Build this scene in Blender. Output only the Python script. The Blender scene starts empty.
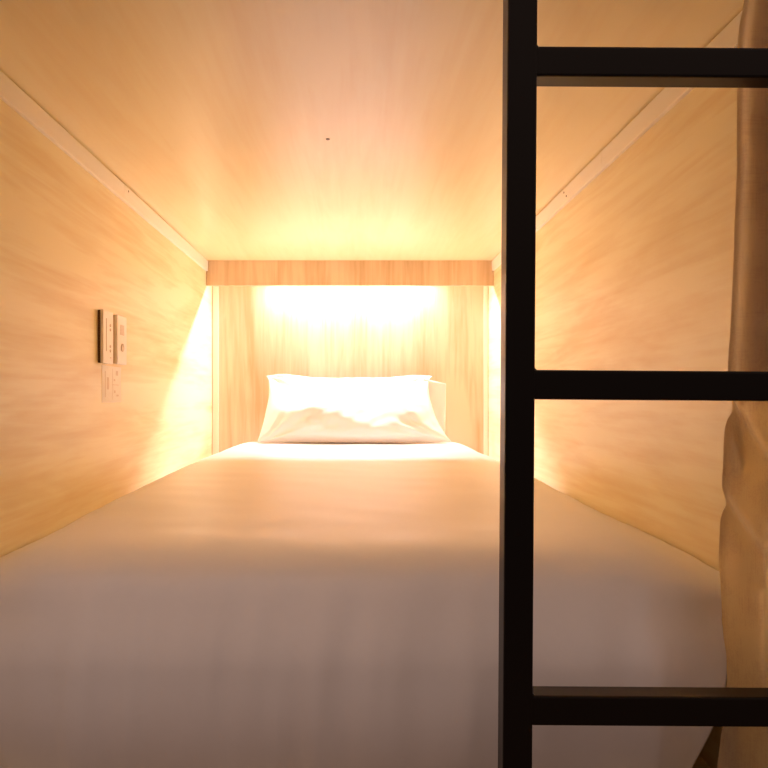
import bpy, bmesh, math, random
from mathutils import Vector, noise, Matrix

scene = bpy.context.scene
C = scene.collection
E = 0.85                       # eye height above the floor

# ------------------------------------------------------------------ camera
cam_data = bpy.data.cameras.new('camera')
cam_data.sensor_width = 36.0
cam_data.lens = 36.0
cam_data.shift_x = 28 / 768
cam_data.shift_y = 13 / 768
cam_data.clip_start = 0.05
cam = bpy.data.objects.new('camera', cam_data)
cam.location = (0, 0, E)
cam.rotation_euler = (math.radians(90), 0, 0)
C.objects.link(cam)
scene.camera = cam

# ------------------------------------------------------------------ world and exposure
LED_STRENGTH = 960.0
LED_COLOR = (1.0, 0.825, 0.95)
world = bpy.data.worlds.new('dim_room')
scene.world = world
world.use_nodes = True
wt = world.node_tree
bg = wt.nodes['Background']
wtc = wt.nodes.new('ShaderNodeTexCoord')
wsep = wt.nodes.new('ShaderNodeSeparateXYZ')
wramp = wt.nodes.new('ShaderNodeValToRGB')          # dim corridor: light overhead, dark towards the floor
wmap = wt.nodes.new('ShaderNodeMapRange')
wmap.inputs['From Min'].default_value = -1.0
wt.links.new(wtc.outputs['Generated'], wsep.inputs[0])
wt.links.new(wsep.outputs['Z'], wmap.inputs['Value'])
wt.links.new(wmap.outputs[0], wramp.inputs['Fac'])
els = wramp.color_ramp.elements
els[0].position = 0.30; els[0].color = (0.03, 0.022, 0.018, 1)
els[1].position = 0.95; els[1].color = (1.0, 0.66, 0.53, 1)
e = els.new(0.52); e.color = (0.17, 0.125, 0.11, 1)
wt.links.new(wramp.outputs['Color'], bg.inputs['Color'])
bg.inputs['Strength'].default_value = 0.78

vs = scene.view_settings
vs.view_transform = 'Standard'
vs.look = 'None'
vs.exposure = 0.0
vs.gamma = 1.0
vs.use_curve_mapping = False
scene.cycles.max_bounces = 16
scene.cycles.diffuse_bounces = 14

# ------------------------------------------------------------------ materials
def new_mat(name):
    m = bpy.data.materials.new(name)
    m.use_nodes = True
    nt = m.node_tree
    return m, nt, nt.nodes['Principled BSDF']

def wood(name, along, light, dark, rough=0.42, seed=0.0, spec=0.6, broad=1.0):
    """pale veneer with grain running along the given axis (0 x, 1 y, 2 z)"""
    m, nt, bsdf = new_mat(name)
    L = nt.links
    tc = nt.nodes.new('ShaderNodeTexCoord')
    def mapped(across, run):
        mp = nt.nodes.new('ShaderNodeMapping')
        s = [across, across, across]
        s[along] = run
        mp.inputs['Scale'].default_value = s
        mp.inputs['Location'].default_value = (seed, seed * 1.7, seed * 0.6)
        L.new(tc.outputs['Object'], mp.inputs['Vector'])
        return mp
    n1 = nt.nodes.new('ShaderNodeTexNoise')
    n1.inputs['Scale'].default_value = 1.0
    n1.inputs['Detail'].default_value = 5
    n1.inputs['Roughness'].default_value = 0.55
    n1.inputs['Distortion'].default_value = 1.2
    L.new(mapped(7 * broad, 0.9 * broad).outputs[0], n1.inputs['Vector'])
    n2 = nt.nodes.new('ShaderNodeTexNoise')
    n2.inputs['Scale'].default_value = 1.0
    n2.inputs['Detail'].default_value = 4
    n2.inputs['Distortion'].default_value = 0.4
    L.new(mapped(75, 2.2).outputs[0], n2.inputs['Vector'])
    n3 = nt.nodes.new('ShaderNodeTexNoise')
    n3.inputs['Scale'].default_value = 1.0
    n3.inputs['Detail'].default_value = 3
    n3.inputs['Distortion'].default_value = 2.2
    L.new(mapped(22, 2.0).outputs[0], n3.inputs['Vector'])
    a = nt.nodes.new('ShaderNodeMath'); a.operation = 'MULTIPLY_ADD'
    L.new(n2.outputs['Fac'], a.inputs[0]); a.inputs[1].default_value = 0.38
    L.new(n1.outputs['Fac'], a.inputs[2])
    b = nt.nodes.new('ShaderNodeMath'); b.operation = 'MULTIPLY_ADD'
    L.new(n3.outputs['Fac'], b.inputs[0]); b.inputs[1].default_value = 0.42
    L.new(a.outputs[0], b.inputs[2])
    r = nt.nodes.new('ShaderNodeValToRGB')
    r.color_ramp.elements[0].position = 0.66
    r.color_ramp.elements[0].color = (*dark, 1)
    r.color_ramp.elements[1].position = 1.0
    r.color_ramp.elements[1].color = (*light, 1)
    L.new(b.outputs[0], r.inputs['Fac'])
    L.new(r.outputs['Color'], bsdf.inputs['Base Color'])
    bsdf.inputs['Roughness'].default_value = rough
    bsdf.inputs['Specular IOR Level'].default_value = spec
    bp = nt.nodes.new('ShaderNodeBump')
    bp.inputs['Strength'].default_value = 0.04
    bp.inputs['Distance'].default_value = 0.001
    L.new(n2.outputs['Fac'], bp.inputs['Height'])
    L.new(bp.outputs['Normal'], bsdf.inputs['Normal'])
    return m

W_LIGHT = (0.94, 0.85, 0.55)
W_DARK = (0.81, 0.64, 0.32)
M_wood_y = wood('veneer_long', 1, W_LIGHT, W_DARK, seed=3.1)
M_wood_c = wood('veneer_ceiling', 1, W_LIGHT, (0.90, 0.77, 0.46), seed=8.4, rough=0.30)
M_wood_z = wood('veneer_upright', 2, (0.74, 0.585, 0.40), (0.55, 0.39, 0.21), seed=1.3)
M_trim = wood('pale_trim', 1, (0.95, 0.93, 0.84), (0.93, 0.88, 0.76), seed=5.5)
M_trim_z = wood('pale_trim_upright', 2, (0.93, 0.87, 0.74), (0.90, 0.80, 0.64), seed=2.5)
M_floor = wood('floorboards', 0, (0.22, 0.13, 0.07), (0.12, 0.065, 0.035), seed=9.9)

def fabric(name, color, rough=0.9, scale=900, bump=0.15, translucent=0.0, contrast=0.06, sheen=0.0, spec=0.15):
    m, nt, bsdf = new_mat(name)
    L = nt.links
    tc = nt.nodes.new('ShaderNodeTexCoord')
    waves = []
    for sc in ((scale * 1.0, scale, scale * 0.06), (scale * 0.06, scale, scale * 1.0)):
        mp = nt.nodes.new('ShaderNodeMapping')
        mp.inputs['Scale'].default_value = sc
        L.new(tc.outputs['Object'], mp.inputs['Vector'])
        w = nt.nodes.new('ShaderNodeTexNoise')
        w.inputs['Scale'].default_value = 1.0
        w.inputs['Detail'].default_value = 2
        L.new(mp.outputs[0], w.inputs['Vector'])
        waves.append(w)
    mx = nt.nodes.new('ShaderNodeMath'); mx.operation = 'ADD'
    L.new(waves[0].outputs['Fac'], mx.inputs[0]); L.new(waves[1].outputs['Fac'], mx.inputs[1])
    n = nt.nodes.new('ShaderNodeTexNoise')
    n.inputs['Scale'].default_value = scale / 20
    n.inputs['Detail'].default_value = 4
    L.new(tc.outputs['Object'], n.inputs['Vector'])
    ad = nt.nodes.new('ShaderNodeMath'); ad.operation = 'MULTIPLY_ADD'
    L.new(mx.outputs[0], ad.inputs[0]); ad.inputs[1].default_value = 0.45
    L.new(n.outputs['Fac'], ad.inputs[2])
    r = nt.nodes.new('ShaderNodeValToRGB')
    r.color_ramp.elements[0].position = 0.3
    r.color_ramp.elements[0].color = (*[c * (1 - contrast) for c in color], 1)
    r.color_ramp.elements[1].position = 1.0
    r.color_ramp.elements[1].color = (*[min(1, c * (1 + contrast)) for c in color], 1)
    L.new(ad.outputs[0], r.inputs['Fac'])
    L.new(r.outputs['Color'], bsdf.inputs['Base Color'])
    bsdf.inputs['Roughness'].default_value = rough
    bsdf.inputs['Specular IOR Level'].default_value = spec
    bsdf.inputs['Sheen Weight'].default_value = sheen
    bp = nt.nodes.new('ShaderNodeBump')
    bp.inputs['Strength'].default_value = bump
    bp.inputs['Distance'].default_value = 0.0006
    L.new(ad.outputs[0], bp.inputs['Height'])
    L.new(bp.outputs['Normal'], bsdf.inputs['Normal'])
    if translucent > 0:
        t = nt.nodes.new('ShaderNodeBsdfTranslucent')
        L.new(r.outputs['Color'], t.inputs['Color'])
        mix = nt.nodes.new('ShaderNodeMixShader')
        mix.inputs['Fac'].default_value = translucent
        L.new(bsdf.outputs[0], mix.inputs[1]); L.new(t.outputs[0], mix.inputs[2])
        L.new(mix.outputs[0], nt.nodes['Material Output'].inputs['Surface'])
    return m

M_duvet = fabric('white_cotton', (0.87, 0.86, 0.85), rough=0.38, spec=1.0, scale=1400, bump=0.02, contrast=0.015)
M_pillow = fabric('white_pillow_cotton', (0.80, 0.79, 0.78), scale=1400, bump=0.05, contrast=0.01)
M_mattress = fabric('mattress_ticking', (0.65, 0.62, 0.58), scale=700)
M_curtain = fabric('brown_linen', (0.95, 0.69, 0.45), scale=520, bump=0.4, translucent=0.74, contrast=0.25)
M_linen_shade = fabric('doubled_linen_shade', (0.24, 0.15, 0.10), scale=520, bump=0.4, translucent=0.45, contrast=0.25)  # darker copy of the linen: shade of doubled cloth and folds is in the colour

def plain(name, color, rough=0.5, metallic=0.0, spec=0.5, noise_scale=120, vary=0.05):
    m, nt, bsdf = new_mat(name)
    tc = nt.nodes.new('ShaderNodeTexCoord')
    n = nt.nodes.new('ShaderNodeTexNoise')
    n.inputs['Scale'].default_value = noise_scale
    nt.links.new(tc.outputs['Object'], n.inputs['Vector'])
    r = nt.nodes.new('ShaderNodeValToRGB')
    r.color_ramp.elements[0].color = (*[c * (1 - vary) for c in color], 1)
    r.color_ramp.elements[1].color = (*[min(1, c * (1 + vary)) for c in color], 1)
    nt.links.new(n.outputs['Fac'], r.inputs['Fac'])
    nt.links.new(r.outputs['Color'], bsdf.inputs['Base Color'])
    bsdf.inputs['Roughness'].default_value = rough
    bsdf.inputs['Metallic'].default_value = metallic
    bsdf.inputs['Specular IOR Level'].default_value = spec
    return m

M_black = plain('black_powder_coat', (0.007, 0.0050, 0.0038), rough=0.33, spec=0.2, noise_scale=400, vary=0.2)
M_cream = plain('cream_plastic', (0.93, 0.89, 0.82), rough=0.35)
M_backing = plain('dark_backing', (0.12, 0.05, 0.02), rough=0.6)
M_slot = plain('grey_slot', (0.55, 0.44, 0.33), rough=0.6)
M_dial = plain('grey_beige_dial', (0.74, 0.64, 0.52), rough=0.5)
M_paper = plain('white_label_paper', (0.95, 0.93, 0.90), rough=0.7)
M_ink = plain('faint_ink', (0.80, 0.72, 0.66), rough=0.8)
M_screw = plain('dull_screw', (0.22, 0.15, 0.09), rough=0.5, metallic=0.3)
M_housing = plain('white_housing', (0.8, 0.78, 0.74), rough=0.5)
M_steel = plain('dark_rail', (0.05, 0.045, 0.04), rough=0.4, metallic=0.6)

M_led = bpy.data.materials.new('lit_diffuser'); M_led.use_nodes = True
_nt = M_led.node_tree
_nt.nodes.remove(_nt.nodes['Principled BSDF'])
_em = _nt.nodes.new('ShaderNodeEmission')
_em.inputs['Color'].default_value = (*LED_COLOR, 1)
_em.inputs['Strength'].default_value = LED_STRENGTH
_nt.links.new(_em.outputs[0], _nt.nodes['Material Output'].inputs['Surface'])

# ------------------------------------------------------------------ helpers
def obj(name, bm, mat, parent=None, smooth=False, loc=None):
    """link a bmesh (in world coordinates, or local when parented) as one mesh object"""
    bmesh.ops.recalc_face_normals(bm, faces=bm.faces)
    me = bpy.data.meshes.new(name)
    if loc is not None:
        bmesh.ops.translate(bm, verts=bm.verts, vec=-Vector(loc))
    bm.to_mesh(me); bm.free()
    me.materials.append(mat)
    for p in me.polygons:
        p.use_smooth = smooth
    o = bpy.data.objects.new(name, me)
    if loc is not None:
        o.location = loc
    if parent is not None:
        o.parent = parent
    C.objects.link(o)
    return o

def struct(name, bm, mat, smooth=False):
    o = obj(name, bm, mat, smooth=smooth)
    o['kind'] = 'structure'
    return o

def tag(o, label, cat, group=None):
    o['label'] = label
    o['category'] = cat
    if group:
        o['group'] = group
    return o

def thing(name, label, cat, loc, group=None):
    o = bpy.data.objects.new(name, None)
    o.empty_display_size = 0.05
    o.location = loc
    C.objects.link(o)
    return tag(o, label, cat, group)

def box(x0, x1, y0, y1, z0, z1, bevel=0.0, segs=2, bm=None):
    b = bmesh.new()
    bmesh.ops.create_cube(b, size=1.0)
    bmesh.ops.scale(b, vec=(x1 - x0, y1 - y0, z1 - z0), verts=b.verts)
    bmesh.ops.translate(b, vec=((x0 + x1) / 2, (y0 + y1) / 2, (z0 + z1) / 2), verts=b.verts)
    if bevel > 0:
        bmesh.ops.bevel(b, geom=b.edges[:], offset=bevel, segments=segs, profile=0.6, affect='EDGES')
    if bm is None:
        return b
    me = bpy.data.meshes.new('tmp'); b.to_mesh(me); b.free()
    bm.from_mesh(me); bpy.data.meshes.remove(me)
    return bm

def cyl(p0, p1, r, n=20, bm=None, bevel=0.0):
    b = bmesh.new() if bm is None else bm
    p0, p1 = Vector(p0), Vector(p1)
    d = p1 - p0
    rot = d.to_track_quat('Z', 'Y').to_matrix().to_4x4()
    res = bmesh.ops.create_cone(b, cap_ends=True, segments=n, radius1=r, radius2=r, depth=d.length,
                                matrix=Matrix.Translation((p0 + p1) / 2) @ rot)
    return b

def lerp(a, b, t):
    return a + (b - a) * t

def sstep(a, b, x):
    t = max(0.0, min(1.0, (x - a) / (b - a)))
    return t * t * (3 - 2 * t)

def table(pts, t):
    """smooth interpolation through (t, value) pairs"""
    if t <= pts[0][0]:
        return pts[0][1]
    for k, ((a, va), (b, vb)) in enumerate(zip(pts, pts[1:])):
        if t <= b:
            # Catmull-Rom tangents, one-sided at the ends
            def slope(i):
                i0, i1 = max(0, i - 1), min(len(pts) - 1, i + 1)
                return (pts[i1][1] - pts[i0][1]) / (pts[i1][0] - pts[i0][0])
            h = b - a
            s = (t - a) / h
            m0, m1 = slope(k) * h, slope(k + 1) * h
            return ((2 * s**3 - 3 * s**2 + 1) * va + (s**3 - 2 * s**2 + s) * m0
                    + (-2 * s**3 + 3 * s**2) * vb + (s**3 - s**2) * m1)
    return pts[-1][1]

def grid(nu, nv, fn, closed=False):
    bm = bmesh.new()
    rows = [[bm.verts.new(fn(i / (nu - 1), j / (nv - 1))) for i in range(nu)] for j in range(nv)]
    for j in range(nv - 1):
        for i in range(nu - 1):
            bm.faces.new((rows[j][i], rows[j][i + 1], rows[j + 1][i + 1], rows[j + 1][i]))
    return bm

def solidify(o, t, offset=-1.0):
    md = o.modifiers.new('thickness', 'SOLIDIFY')
    md.thickness = t
    md.offset = offset

# ------------------------------------------------------------------ the sleeping pod (setting)
XL, XR = -0.5736, 0.527            # inner faces of the side walls
YF, YB = 0.86, 3.06                # front opening, back wall
ZC = E + 0.522                     # ceiling
T = 0.022
struct('wall_left', box(XL - T, XL, YF, YB + T, 0, ZC + T), M_wood_y)
struct('wall_right', box(XR, XR + T, YF, YB + T, 0, ZC + T), M_wood_y)
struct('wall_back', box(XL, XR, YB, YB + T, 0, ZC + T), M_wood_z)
ceiling = struct('ceiling', box(XL, XR, YF, YB, ZC, ZC + T), M_wood_c)
struct('floor', box(-2.2, 2.2, -1.2, 3.2, -0.04, 0.0), M_floor)
# front faces of the neighbouring pods beside and above the opening
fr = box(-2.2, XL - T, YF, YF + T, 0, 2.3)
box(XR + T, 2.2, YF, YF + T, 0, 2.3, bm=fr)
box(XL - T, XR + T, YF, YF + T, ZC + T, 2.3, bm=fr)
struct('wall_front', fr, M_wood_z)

# pale cover strips along the top of both side walls, each in two lengths
def strip(name, side, y0, y1):
    bm = bmesh.new()
    zt, zb, t = ZC - 0.0035, ZC - 0.041, 0.009
    prof = [(0, zt), (t, zt), (t + 0.0005, zt - 0.001), (t - 0.001, zb + 0.001), (t - 0.002, zb), (0, zb)]
    xw = XL if side < 0 else XR
    a = [bm.verts.new((xw - side * dx, y0, z)) for dx, z in prof]
    b = [bm.verts.new((xw - side * dx, y1, z)) for dx, z in prof]
    n = len(prof)
    for i in range(n):
        bm.faces.new((a[i], a[(i + 1) % n], b[(i + 1) % n], b[i]))
    bm.faces.new(a); bm.faces.new(b)
    return struct(name, bm, M_trim)
trim_ln = strip('trim_1', -1, YF + 0.005, 1.872)
trim_lf = strip('trim_2', -1, 1.8745, 2.933)
trim_rn = strip('trim_3', 1, YF + 0.005, 1.62)
trim_rf = strip('trim_4', 1, 1.6215, 2.933)

def screw(p, n, parent, r=0.0032):
    p, n = Vector(p), Vector(n)
    b = cyl(p, p + n * 0.0012, r, 14)
    return obj('screw', b, M_screw, parent)
screw((XL + 0.0088, 1.905, ZC - 0.012), (1, 0, 0), trim_lf, 0.0026)
screw((XR - 0.0088, 1.912, ZC - 0.013), (-1, 0, 0), trim_rf, 0.0024)
screw((XR - 0.0083, 1.892, ZC - 0.027), (-1, 0, 0), trim_rf, 0.0024)
screw((-0.057, 1.554, ZC), (0, 0, -1), ceiling, 0.0038)

# slim upright strips in the two back corners
struct('trim_5', box(XL + 0.003, XL + 0.027, YB - 0.005, YB, 0.4, ZC - 0.001, 0.001), M_trim_z)
struct('trim_6', box(XR - 0.019, XR - 0.002, YB - 0.005, YB, 0.4, ZC - 0.001, 0.001), M_trim_z)

# sleeping platform the mattress lies on
struct('trim_7', box(XL, XR, 0.90, YB, 0.0, 0.30), M_wood_y)
# curtain track over the opening
struct('trim_8', box(XL, XR, 0.888, 0.912, ZC - 0.018, ZC, 0.003), M_steel)

# ------------------------------------------------------------------ pelmet and strip light
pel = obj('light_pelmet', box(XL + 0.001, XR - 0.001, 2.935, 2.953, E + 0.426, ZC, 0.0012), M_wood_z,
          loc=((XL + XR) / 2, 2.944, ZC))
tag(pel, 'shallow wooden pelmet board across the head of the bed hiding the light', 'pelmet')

lamp = thing('strip_light', 'glowing warm strip light tucked behind the wooden pelmet above the pillow', 'light',
             (-0.02, 3.03, ZC))
LX0, LX1 = -0.335, 0.295
obj('housing', box(LX0 + 0.02 - 0.01, LX1 + 0.02 + 0.01, -0.014, 0.014, -0.020, 0.0, 0.002), M_housing, lamp)
# domed diffuser, tipped forward towards the bed
b = bmesh.new()
TIP, RD = math.radians(46), 0.0105
ring = []
for k in range(17):
    a = TIP + math.radians(-22 + 44 * k / 16)
    ring.append((-RD * math.sin(a), -0.0405 - RD * math.cos(a)))
ra = [b.verts.new((LX0 + 0.02, y, z)) for y, z in ring]
rb = [b.verts.new((LX1 + 0.02, y, z)) for y, z in ring]
for k in range(16):
    b.faces.new((ra[k], ra[k + 1], rb[k + 1], rb[k]))
b.faces.new((ra[0], ra[-1], rb[-1], rb[0])).material_index = 1
diff = obj('diffuser', b, M_led, lamp, smooth=False)
diff.data.materials.append(M_housing)
obj('bracket', box(LX0 + 0.02, LX1 + 0.02, 0.007, 0.013, -0.0525, -0.018, 0.001), M_housing, lamp)
for s in (LX0 + 0.02, LX1 + 0.02):
    sg = -1 if s < 0 else 1
    obj('end_cap', box(min(s, s + sg * 0.008), max(s, s + sg * 0.008), -0.013, 0.013, -0.054, -0.018, 0.002), M_housing, lamp)

# ------------------------------------------------------------------ mattress and duvet
mat_o = obj('mattress', box(XL + 0.06, XR - 0.06, 1.07, YB - 0.05, 0.30, 0.556, 0.03, 4), M_mattress, smooth=True,
            loc=(-0.02, 2.0, 0.30))
tag(mat_o, 'pale mattress on the platform, covered by the white duvet', 'mattress')

# lengthwise section of the duvet: parameter, depth, height below the eye
DEP = [(0.0, 3.045), (0.04, 2.95), (0.12, 2.72), (0.40, 1.95), (0.54, 1.55), (0.62, 1.33), (0.69, 1.15), (0.74, 1.035),
       (0.775, 0.976), (0.81, 0.944), (0.85, 0.920), (0.92, 0.918), (1.0, 0.965)]
HGT = [(0.0, -0.190), (0.04, -0.172), (0.12, -0.168), (0.40, -0.168), (0.54, -0.177), (0.62, -0.1845), (0.69, -0.192), (0.74, -0.1985),
       (0.775, -0.221), (0.81, -0.267), (0.85, -0.328), (0.92, -0.420), (1.0, -0.54)]
XC = (XL + XR) / 2
HALF = (XR - XL) / 2 - 0.004
def fold(x, s, ang, sc, seed):
    """soft elongated folds"""
    ca, sa = math.cos(ang), math.sin(ang)
    p = (x * ca + s * sa, -x * sa + s * ca)
    return noise.noise((p[0] * sc * 4.5, p[1] * sc, seed))
def duvet_pt(u, v):
    v = v ** 0.9
    d = table(DEP, v); h = table(HGT, v)
    x = XC + HALF * math.copysign(1 - (1 - abs(2 * u - 1)) ** 1.25, 2 * u - 1)
    front = sstep(0.735, 0.82, v)
    low = sstep(0.82, 1.0, v)
    # the hanging end is narrower than the bed and its corners round back
    x = XC + (x - XC) * (1 - 0.11 * front - 0.09 * low)
    e = HALF * (1 - abs(2 * u - 1) ** 1.0)
    edge = (1 - sstep(0, 0.23, e)) ** 1.1
    h -= edge * ((0.088 if u < 0.5 else 0.076) - 0.018 * sstep(0.42, 0.68, v)) * (1 - 0.85 * front) * (1 - 0.25 * (1 - sstep(0, .1, v)))
    d += front * edge * 0.035
    # folds
    s = d - h
    amp_top = 0.0022
    amp_front = 0.015 * sstep(0.72, 0.88, v)
    # long soft creases that lean and curve as they fall
    lean = -(0.22 + 0.30 * sstep(-0.60, -0.15, h)) * sstep(-0.40, 0.05, x)
    xx = x + h * lean
    wr = noise.noise((xx * 17, h * 2.4, 4.2)) * amp_front * 0.6
    wr += (1 - abs(noise.noise((xx * 12 + 3, h * 2.0, 9.1))) * 2.2) * amp_front * 0.30
    wr += noise.noise((xx * 36, h * 5, 2.2)) * amp_front * 0.14
    tp = noise.noise((x * 5.0, d * 3.0, 1.7)) * amp_top + noise.noise((x * 9 + d * 3, d * 13.0, 7.7)) * amp_top * 0.9
    d -= wr
    h += tp * (1 - 0.6 * front)
    return Vector((x, d, E + h))
duvet = obj('duvet', grid(150, 230, duvet_pt), M_duvet, smooth=True, loc=(XC, 2.0, E - 0.25))
solidify(duvet, 0.018, 1.0)
# make sure the shell thickens inwards (downwards)
def normals_up(o):
    me = o.data
    if sum(p.normal.z for p in me.polygons) < 0:
        me.flip_normals()
normals_up(duvet)
duvet.modifiers['thickness'].offset = -1.0
tag(duvet, 'plump white duvet spread over the whole bed and hanging over its end', 'duvet')

# ------------------------------------------------------------------ pillow
# section of the pillow: up the front and the back, as (depth, height)
FRONT_D = [(0, 2.765), (0.10, 2.742), (0.25, 2.752), (0.42, 2.792), (0.60, 2.860), (0.80, 2.930), (1.0, 2.990)]
FRONT_H = [(0, -0.166), (0.10, -0.138), (0.25, -0.092), (0.42, -0.030), (0.60, 0.018), (0.80, 0.055), (1.0, 0.079)]
BACK_D = [(0, 2.765), (0.15, 2.86), (0.35, 2.94), (0.60, 2.985), (0.85, 3.005), (1.0, 2.990)]
BACK_H = [(0, -0.166), (0.15, -0.160), (0.35, -0.120), (0.60, -0.030), (0.85, 0.055), (1.0, 0.079)]
PXC = -0.006
def pillow_pt(u, v, side):
    dip = 0.13 * math.exp(-((u - 0.62) / 0.13) ** 2) - 0.05 * math.exp(-((u - 0.25) / 0.14) ** 2) - 0.05 * math.exp(-((u - 0.88) / 0.1) ** 2)
    vf = v + dip * math.sin(math.pi * v) if side > 0 else v
    f = Vector((0, table(FRONT_D, vf), lerp(table(FRONT_H, v), table(FRONT_H, vf), 0.35)))
    k = Vector((0, table(BACK_D, v), table(BACK_H, v)))
    mid = f.lerp(k, 0.42)
    c = abs(2 * u - 1)
    w = (1 - c ** 3.2) ** 0.55 if c < 1 else 0.0
    p = mid.lerp(f if side > 0 else k, w)
    xl = table([(0, -0.356), (0.2, -0.347), (0.4, -0.337), (0.6, -0.331), (0.85, -0.338), (1.0, -0.350)], v)
    xr = table([(0, 0.346), (0.2, 0.318), (0.4, 0.291), (0.6, 0.278), (0.85, 0.281), (1.0, 0.298)], v)
    p.x = lerp(xl, xr, u)
    p.z -= 0.010 * math.sin(math.pi * u) ** 2 * v ** 3
    if side > 0:
        # creases that fan out of the corners and one long sag across the front
        q = 0.0
        for cx, cv, sg in ((0.0, 0.0, 1), (1.0, 0.0, -1), (0.0, 1.0, 1), (1.0, 1.0, -1)):
            dx, dv = (u - cx) * 0.70, (v - cv) * 0.42
            r = math.hypot(dx, dv); a = math.atan2(dv, dx * sg)
            q += noise.noise((a * 5.0, r * 6, 3.3 + cx * 5 + cv * 9)) * math.exp(-(r / 0.20) ** 2) * min(1, r / 0.05) * 0.022 * sstep(0.0, 0.15, v)
        q += noise.noise((u * 7 + v * 3, v * 9, 5.5)) * 0.009 * w * sstep(0.0, 0.2, v)
        q += noise.noise((u * 16 - v * 8, v * 12, 8.5)) * 0.005 * w * sstep(0.0, 0.2, v)
        sag = 0.47 + 0.10 * (2 * u - 1.1) ** 2
        q -= 0.007 * math.exp(-((v - sag) / 0.05) ** 2) * (1 - c ** 2)
        nrm = Vector((0, -(0.8), 0.6))
        p += nrm * q * w ** 0.5
    return p + Vector((0, 0, E + 0.0035))
def pillow_mesh():
    nu, nv = 96, 60
    bm = bmesh.new()
    F = [[bm.verts.new(pillow_pt(i / (nu - 1), j / (nv - 1), 1)) for i in range(nu)] for j in range(nv)]
    B = [[bm.verts.new(pillow_pt(i / (nu - 1), j / (nv - 1), -1)) for i in range(nu)] for j in range(nv)]
    for R, fl in ((F, 0), (B, 1)):
        for j in range(nv - 1):
            for i in range(nu - 1):
                q = (R[j][i], R[j][i + 1], R[j + 1][i + 1], R[j + 1][i])
                bm.faces.new(q if not fl else q[::-1])
    bmesh.ops.remove_doubles(bm, verts=bm.verts, dist=0.0006)
    return bm
pillow = thing('pillow', 'white bed pillow leaning against the back panel under the pelmet', 'pillow', (PXC, 2.80, E - 0.166))
po = Vector(pillow.location)
def local(bm, o):
    bmesh.ops.translate(bm, verts=bm.verts, vec=-o)
    return bm
obj('pillowcase', local(pillow_mesh(), po), M_pillow, pillow, smooth=True)
def flap_pt(u, v):
    x = lerp(0.255, 0.348 - 0.002 * (1 - v), u)
    h = lerp(-0.13 - 0.015 * u, 0.072 - 0.020 * u, v)
    d = lerp(2.985, 2.968, v) - 0.010 * math.sin(u * 2.8) * (1 - 0.5 * v) + 0.004 * noise.noise((u * 4, v * 3, 2))
    return Vector((x, d, E + h))
fl = obj('case_flap', local(grid(20, 24, flap_pt), po), M_pillow, pillow, smooth=True)
solidify(fl, 0.002, 0)
fl['label'] = 'loose open end of the pillowcase at its right'

# ------------------------------------------------------------------ switch plates and label on the left wall
def plate(label, y0, y1, z0, z1, back_mat, name='switch_plate'):
    o = thing(name, label, 'switch', (XL, (y0 + y1) / 2, (z0 + z1) / 2), 'switch plates on the left wall')
    hy, hz = (y1 - y0) / 2, (z1 - z0) / 2
    obj('backing', box(0, 0.006, -hy + .001, hy - .001, -hz + .001, hz - .001), back_mat, o)
    obj('faceplate', box(0.0055, 0.0125, -hy, hy, -hz, hz, 0.0028, 3), M_cream, o, smooth=False)
    return o
p1 = plate('cream switch plate with a long vertical slot and small buttons, left of the pair', 1.705, 1.776, E + 0.0755, E + 0.195, M_backing)
obj('slot', box(0.0115, 0.0130, -0.016, -0.0125, -0.032, 0.042, 0.0003, 1), M_slot, p1)
for yy, zz in ((0.013, 0.028), (0.013, 0.018), (0.013, -0.020), (0.013, -0.030)):
    obj('button', cyl((0.0115, yy, zz), (0.0137, yy, zz), 0.0034, 14), M_dial, p1)
obj('indicator', box(0.0115, 0.0131, 0.012, 0.020, -0.047, -0.044, 0.0003, 1), M_dial, p1)
p2 = plate('cream switch plate with a square window above a round dial, right of the pair', 1.806, 1.880, E + 0.078, E + 0.1945, M_dial)
obj('window', box(0.0115, 0.0131, -0.016, 0.014, 0.012, 0.036, 0.0005, 1), M_dial, p2)
b = cyl((0.0115, 0.0, -0.018), (0.0150, 0.0, -0.018), 0.0095, 26)
obj('dial', b, M_dial, p2)
obj('dial_mark', box(0.0150, 0.0155, -0.001, 0.001, -0.018, -0.010), M_slot, p2)

lab = thing('wall_label', 'small white printed label stuck on the wall below the switch plates', 'label', (XL, 1.803, E + 0.0295))
obj('paper', box(0, 0.0008, -0.070, 0.070, -0.0425, 0.0425), M_paper, lab)
pr = bmesh.new()
for y0, y1, z0, z1 in ((-0.036, -0.022, -0.012, 0.016), (0.030, 0.046, 0.022, 0.033), (0.004, 0.0055, -0.036, 0.036),
                       (-0.002, 0.050, -0.0015, 0.0), (-0.050, -0.046, -0.030, 0.030), (0.016, 0.026, -0.020, -0.014),
                       (0.034, 0.050, -0.028, -0.024), (0.014, 0.024, 0.008, 0.013)):
    box(0.0007, 0.0011, y0, y1, z0, z1, bm=pr)
obj('print', pr, M_ink, lab)

# ------------------------------------------------------------------ ladder
LD = 0.80
lad = thing('bunk_ladder', 'black square-tube steel ladder standing in front of the bed', 'ladder', (0.171, LD + 0.015, 0.0))
HW = 0.0155
PITCH = 0.338
lad.rotation_euler = (0, math.radians(0.40), 0)
def tube_post(x):
    return box(x - HW, x + HW, -0.015, 0.015, 0.0, 2.02, 0.0022, 2)
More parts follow.
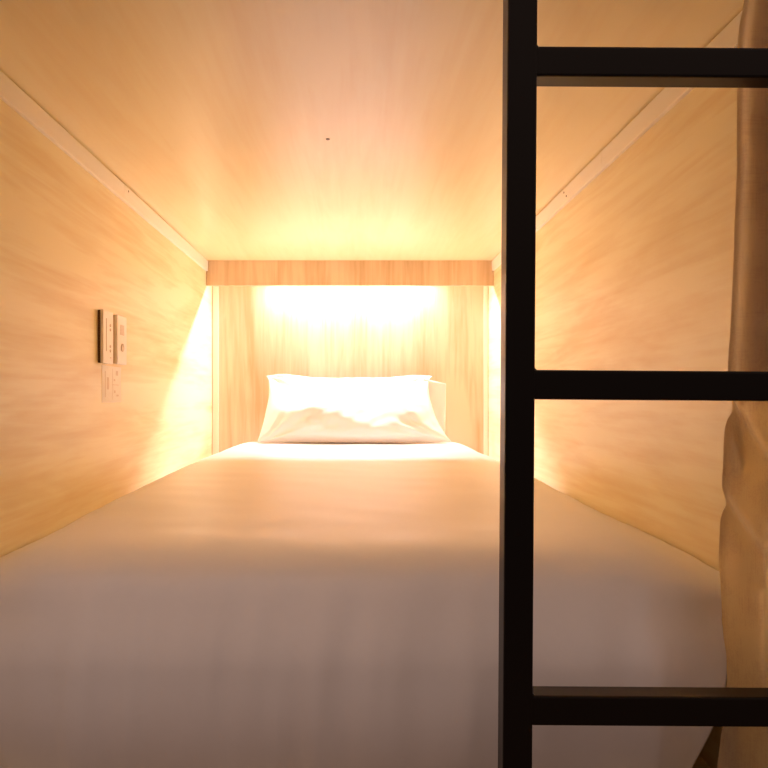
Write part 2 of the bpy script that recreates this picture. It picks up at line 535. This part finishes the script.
# the foot is shifted so that the tilted post still meets the floor in the right place
lad.location.x = 0.1711 - math.tan(math.radians(0.40)) * E
POST_GAP = 0.43
obj('post', tube_post(0.0), M_black, lad)
obj('post', tube_post(POST_GAP), M_black, lad)
tops = [E + 0.366 + 2 * PITCH, E + 0.366 + PITCH, E + 0.366, E + 0.0285, E - 0.3115, E - 0.650]
for zt in tops:
    bm = box(HW - 0.001, POST_GAP - HW + 0.001, -0.0148, 0.0148, zt - 0.0310, zt, 0.0022, 2)
    # weld fillets in the upper corners
    for xs, sg in ((HW, 1), (POST_GAP - HW, -1)):
        n = 6; r = 0.0048
        ring = [(0.0, 0.0), (0.0, r)] + [(r - r * math.cos(a * math.pi / 2 / n), r - r * math.sin(a * math.pi / 2 / n)) for a in range(1, n)] + [(r, 0.0)]
        A = [bm.verts.new((xs + sg * px - sg * .0004, -0.0125, zt + pz - .0004)) for px, pz in ring]
        Bv = [bm.verts.new((xs + sg * px - sg * .0004, 0.0125, zt + pz - .0004)) for px, pz in ring]
        for i in range(len(ring)):
            k = (i + 1) % len(ring)
            bm.faces.new((A[i], A[k], Bv[k], Bv[i]))
        bm.faces.new(A); bm.faces.new(Bv)
    obj('rung', bm, M_black, lad)
for x in (0.0, POST_GAP):
    obj('rubber_foot', box(x - 0.018, x + 0.018, -0.0175, 0.0175, 0.0, 0.02, 0.003), M_black, lad)

# ------------------------------------------------------------------ curtain gathered at the right
CD = 0.900
# left edge of the cloth, (height relative to the eye, x)
EDGE = [(-0.80, 0.436), (-0.44, 0.436), (-0.34, 0.4465), (-0.26, 0.440), (-0.19, 0.4375), (-0.10, 0.4405), (-0.01, 0.4455),
        (0.09, 0.451), (0.24, 0.457), (0.36, 0.459), (0.43, 0.4605), (0.48, 0.468), (0.60, 0.474)]
EDGE = [(h, x * 0.982) for h, x in EDGE]
S = CD / 768
def P(px, py):
    return ((px - 356) * S, (397 - py) * S)
RIDGES = [  # crest of each fold as points on the cloth, height of fold, width
    ([P(723, 396), P(736, 420), P(743, 440), P(750, 462), P(753, 500)], 0.016, 0.0075),
    ([P(772, 330), P(766, 395), P(761, 430), P(757, 470), P(751, 513), P(745, 555), P(742, 590), P(744, 640), P(748, 690), P(752, 800)], 0.026, 0.012),
    ([P(720, 495), P(733, 520), P(740, 545), P(742, 575)], 0.013, 0.006),
    ([P(800, 300), P(800, 500), P(790, 800)], 0.010, 0.014),
]
def seg_dist(p, a, b):
    ax, ay = a; bx, by = b
    dx, dy = bx - ax, by - ay
    t = max(0, min(1, ((p[0] - ax) * dx + (p[1] - ay) * dy) / (dx * dx + dy * dy)))
    return math.hypot(p[0] - ax - t * dx, p[1] - ay - t * dy)
def curtain_pt(u, v):
    h = lerp(0.49, -0.80, v)
    x0 = table(EDGE, h)
    x = x0 + u * (0.517 - x0)
    turn = sstep(0.06, -0.12, h)                 # the lower part swings round to face the bed
    d = CD - turn * 0.55 * (x - x0)
    for pts, amp, wd in RIDGES:
        m = min(seg_dist((x, h), a, b) for a, b in zip(pts, pts[1:]))
        d -= amp * math.exp(-(m / wd) ** 2)
    # gathered waves further along the track
    far = sstep(0.53, 0.58, x)
    d -= far * 0.028 * math.sin((x - 0.56) * 72 + 0.6 * math.sin(h * 3))
    d += 0.004 * math.sin(x * 110 + h * 4) * (1 - far) * sstep(0.46, 0.5, x)
    d += 0.003 * noise.noise((x * 30, h * 14, 4.0)) + 0.0015 * noise.noise((x * 60, h * 40, 9.0)) * (1 - sstep(0.0, 0.15, h))
    # the free edge ripples a little
    ed = math.exp(-u * 40)
    d = max(d, 0.848)
    x += ed * (0.0012 * noise.noise((h * 38, 1.1, 0)) + 0.0006 * noise.noise((h * 90, 2.1, 0))) * (1 - sstep(-0.05, 0.1, h) * 0.7)
    d += ed * 0.008
    return Vector((x, d, E + h))
cur = thing('curtain', 'brown linen curtain gathered at the right side of the pod opening', 'curtain', (0.48, CD, ZC - 0.018))
co = Vector(cur.location)
cl = obj('cloth', local(grid(170, 300, curtain_pt), co), M_curtain, cur, smooth=True)
# doubled top and hem, plus fold patches where the dark layer paints shade
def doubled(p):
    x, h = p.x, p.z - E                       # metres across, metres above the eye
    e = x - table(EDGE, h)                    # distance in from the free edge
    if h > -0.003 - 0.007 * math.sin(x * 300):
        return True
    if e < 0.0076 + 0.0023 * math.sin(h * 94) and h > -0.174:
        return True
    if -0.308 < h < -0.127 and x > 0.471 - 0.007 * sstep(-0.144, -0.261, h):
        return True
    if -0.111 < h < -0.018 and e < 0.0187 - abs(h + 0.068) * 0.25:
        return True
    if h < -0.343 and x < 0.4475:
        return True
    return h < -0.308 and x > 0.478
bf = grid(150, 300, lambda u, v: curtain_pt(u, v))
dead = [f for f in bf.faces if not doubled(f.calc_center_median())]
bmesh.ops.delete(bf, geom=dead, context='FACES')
bmesh.ops.translate(bf, verts=bf.verts, vec=(0.0052, 0.010, 0))
bk = obj('back_fold', local(bf, co), M_linen_shade, cur, smooth=True)
for k in range(6):
    x = 0.472 + k * 0.008
    hook = cyl((x - 0.48, 0.002, -0.026), (x - 0.48, 0.002, 0.001), 0.002, 10)
    obj('hook', hook, M_steel, cur)
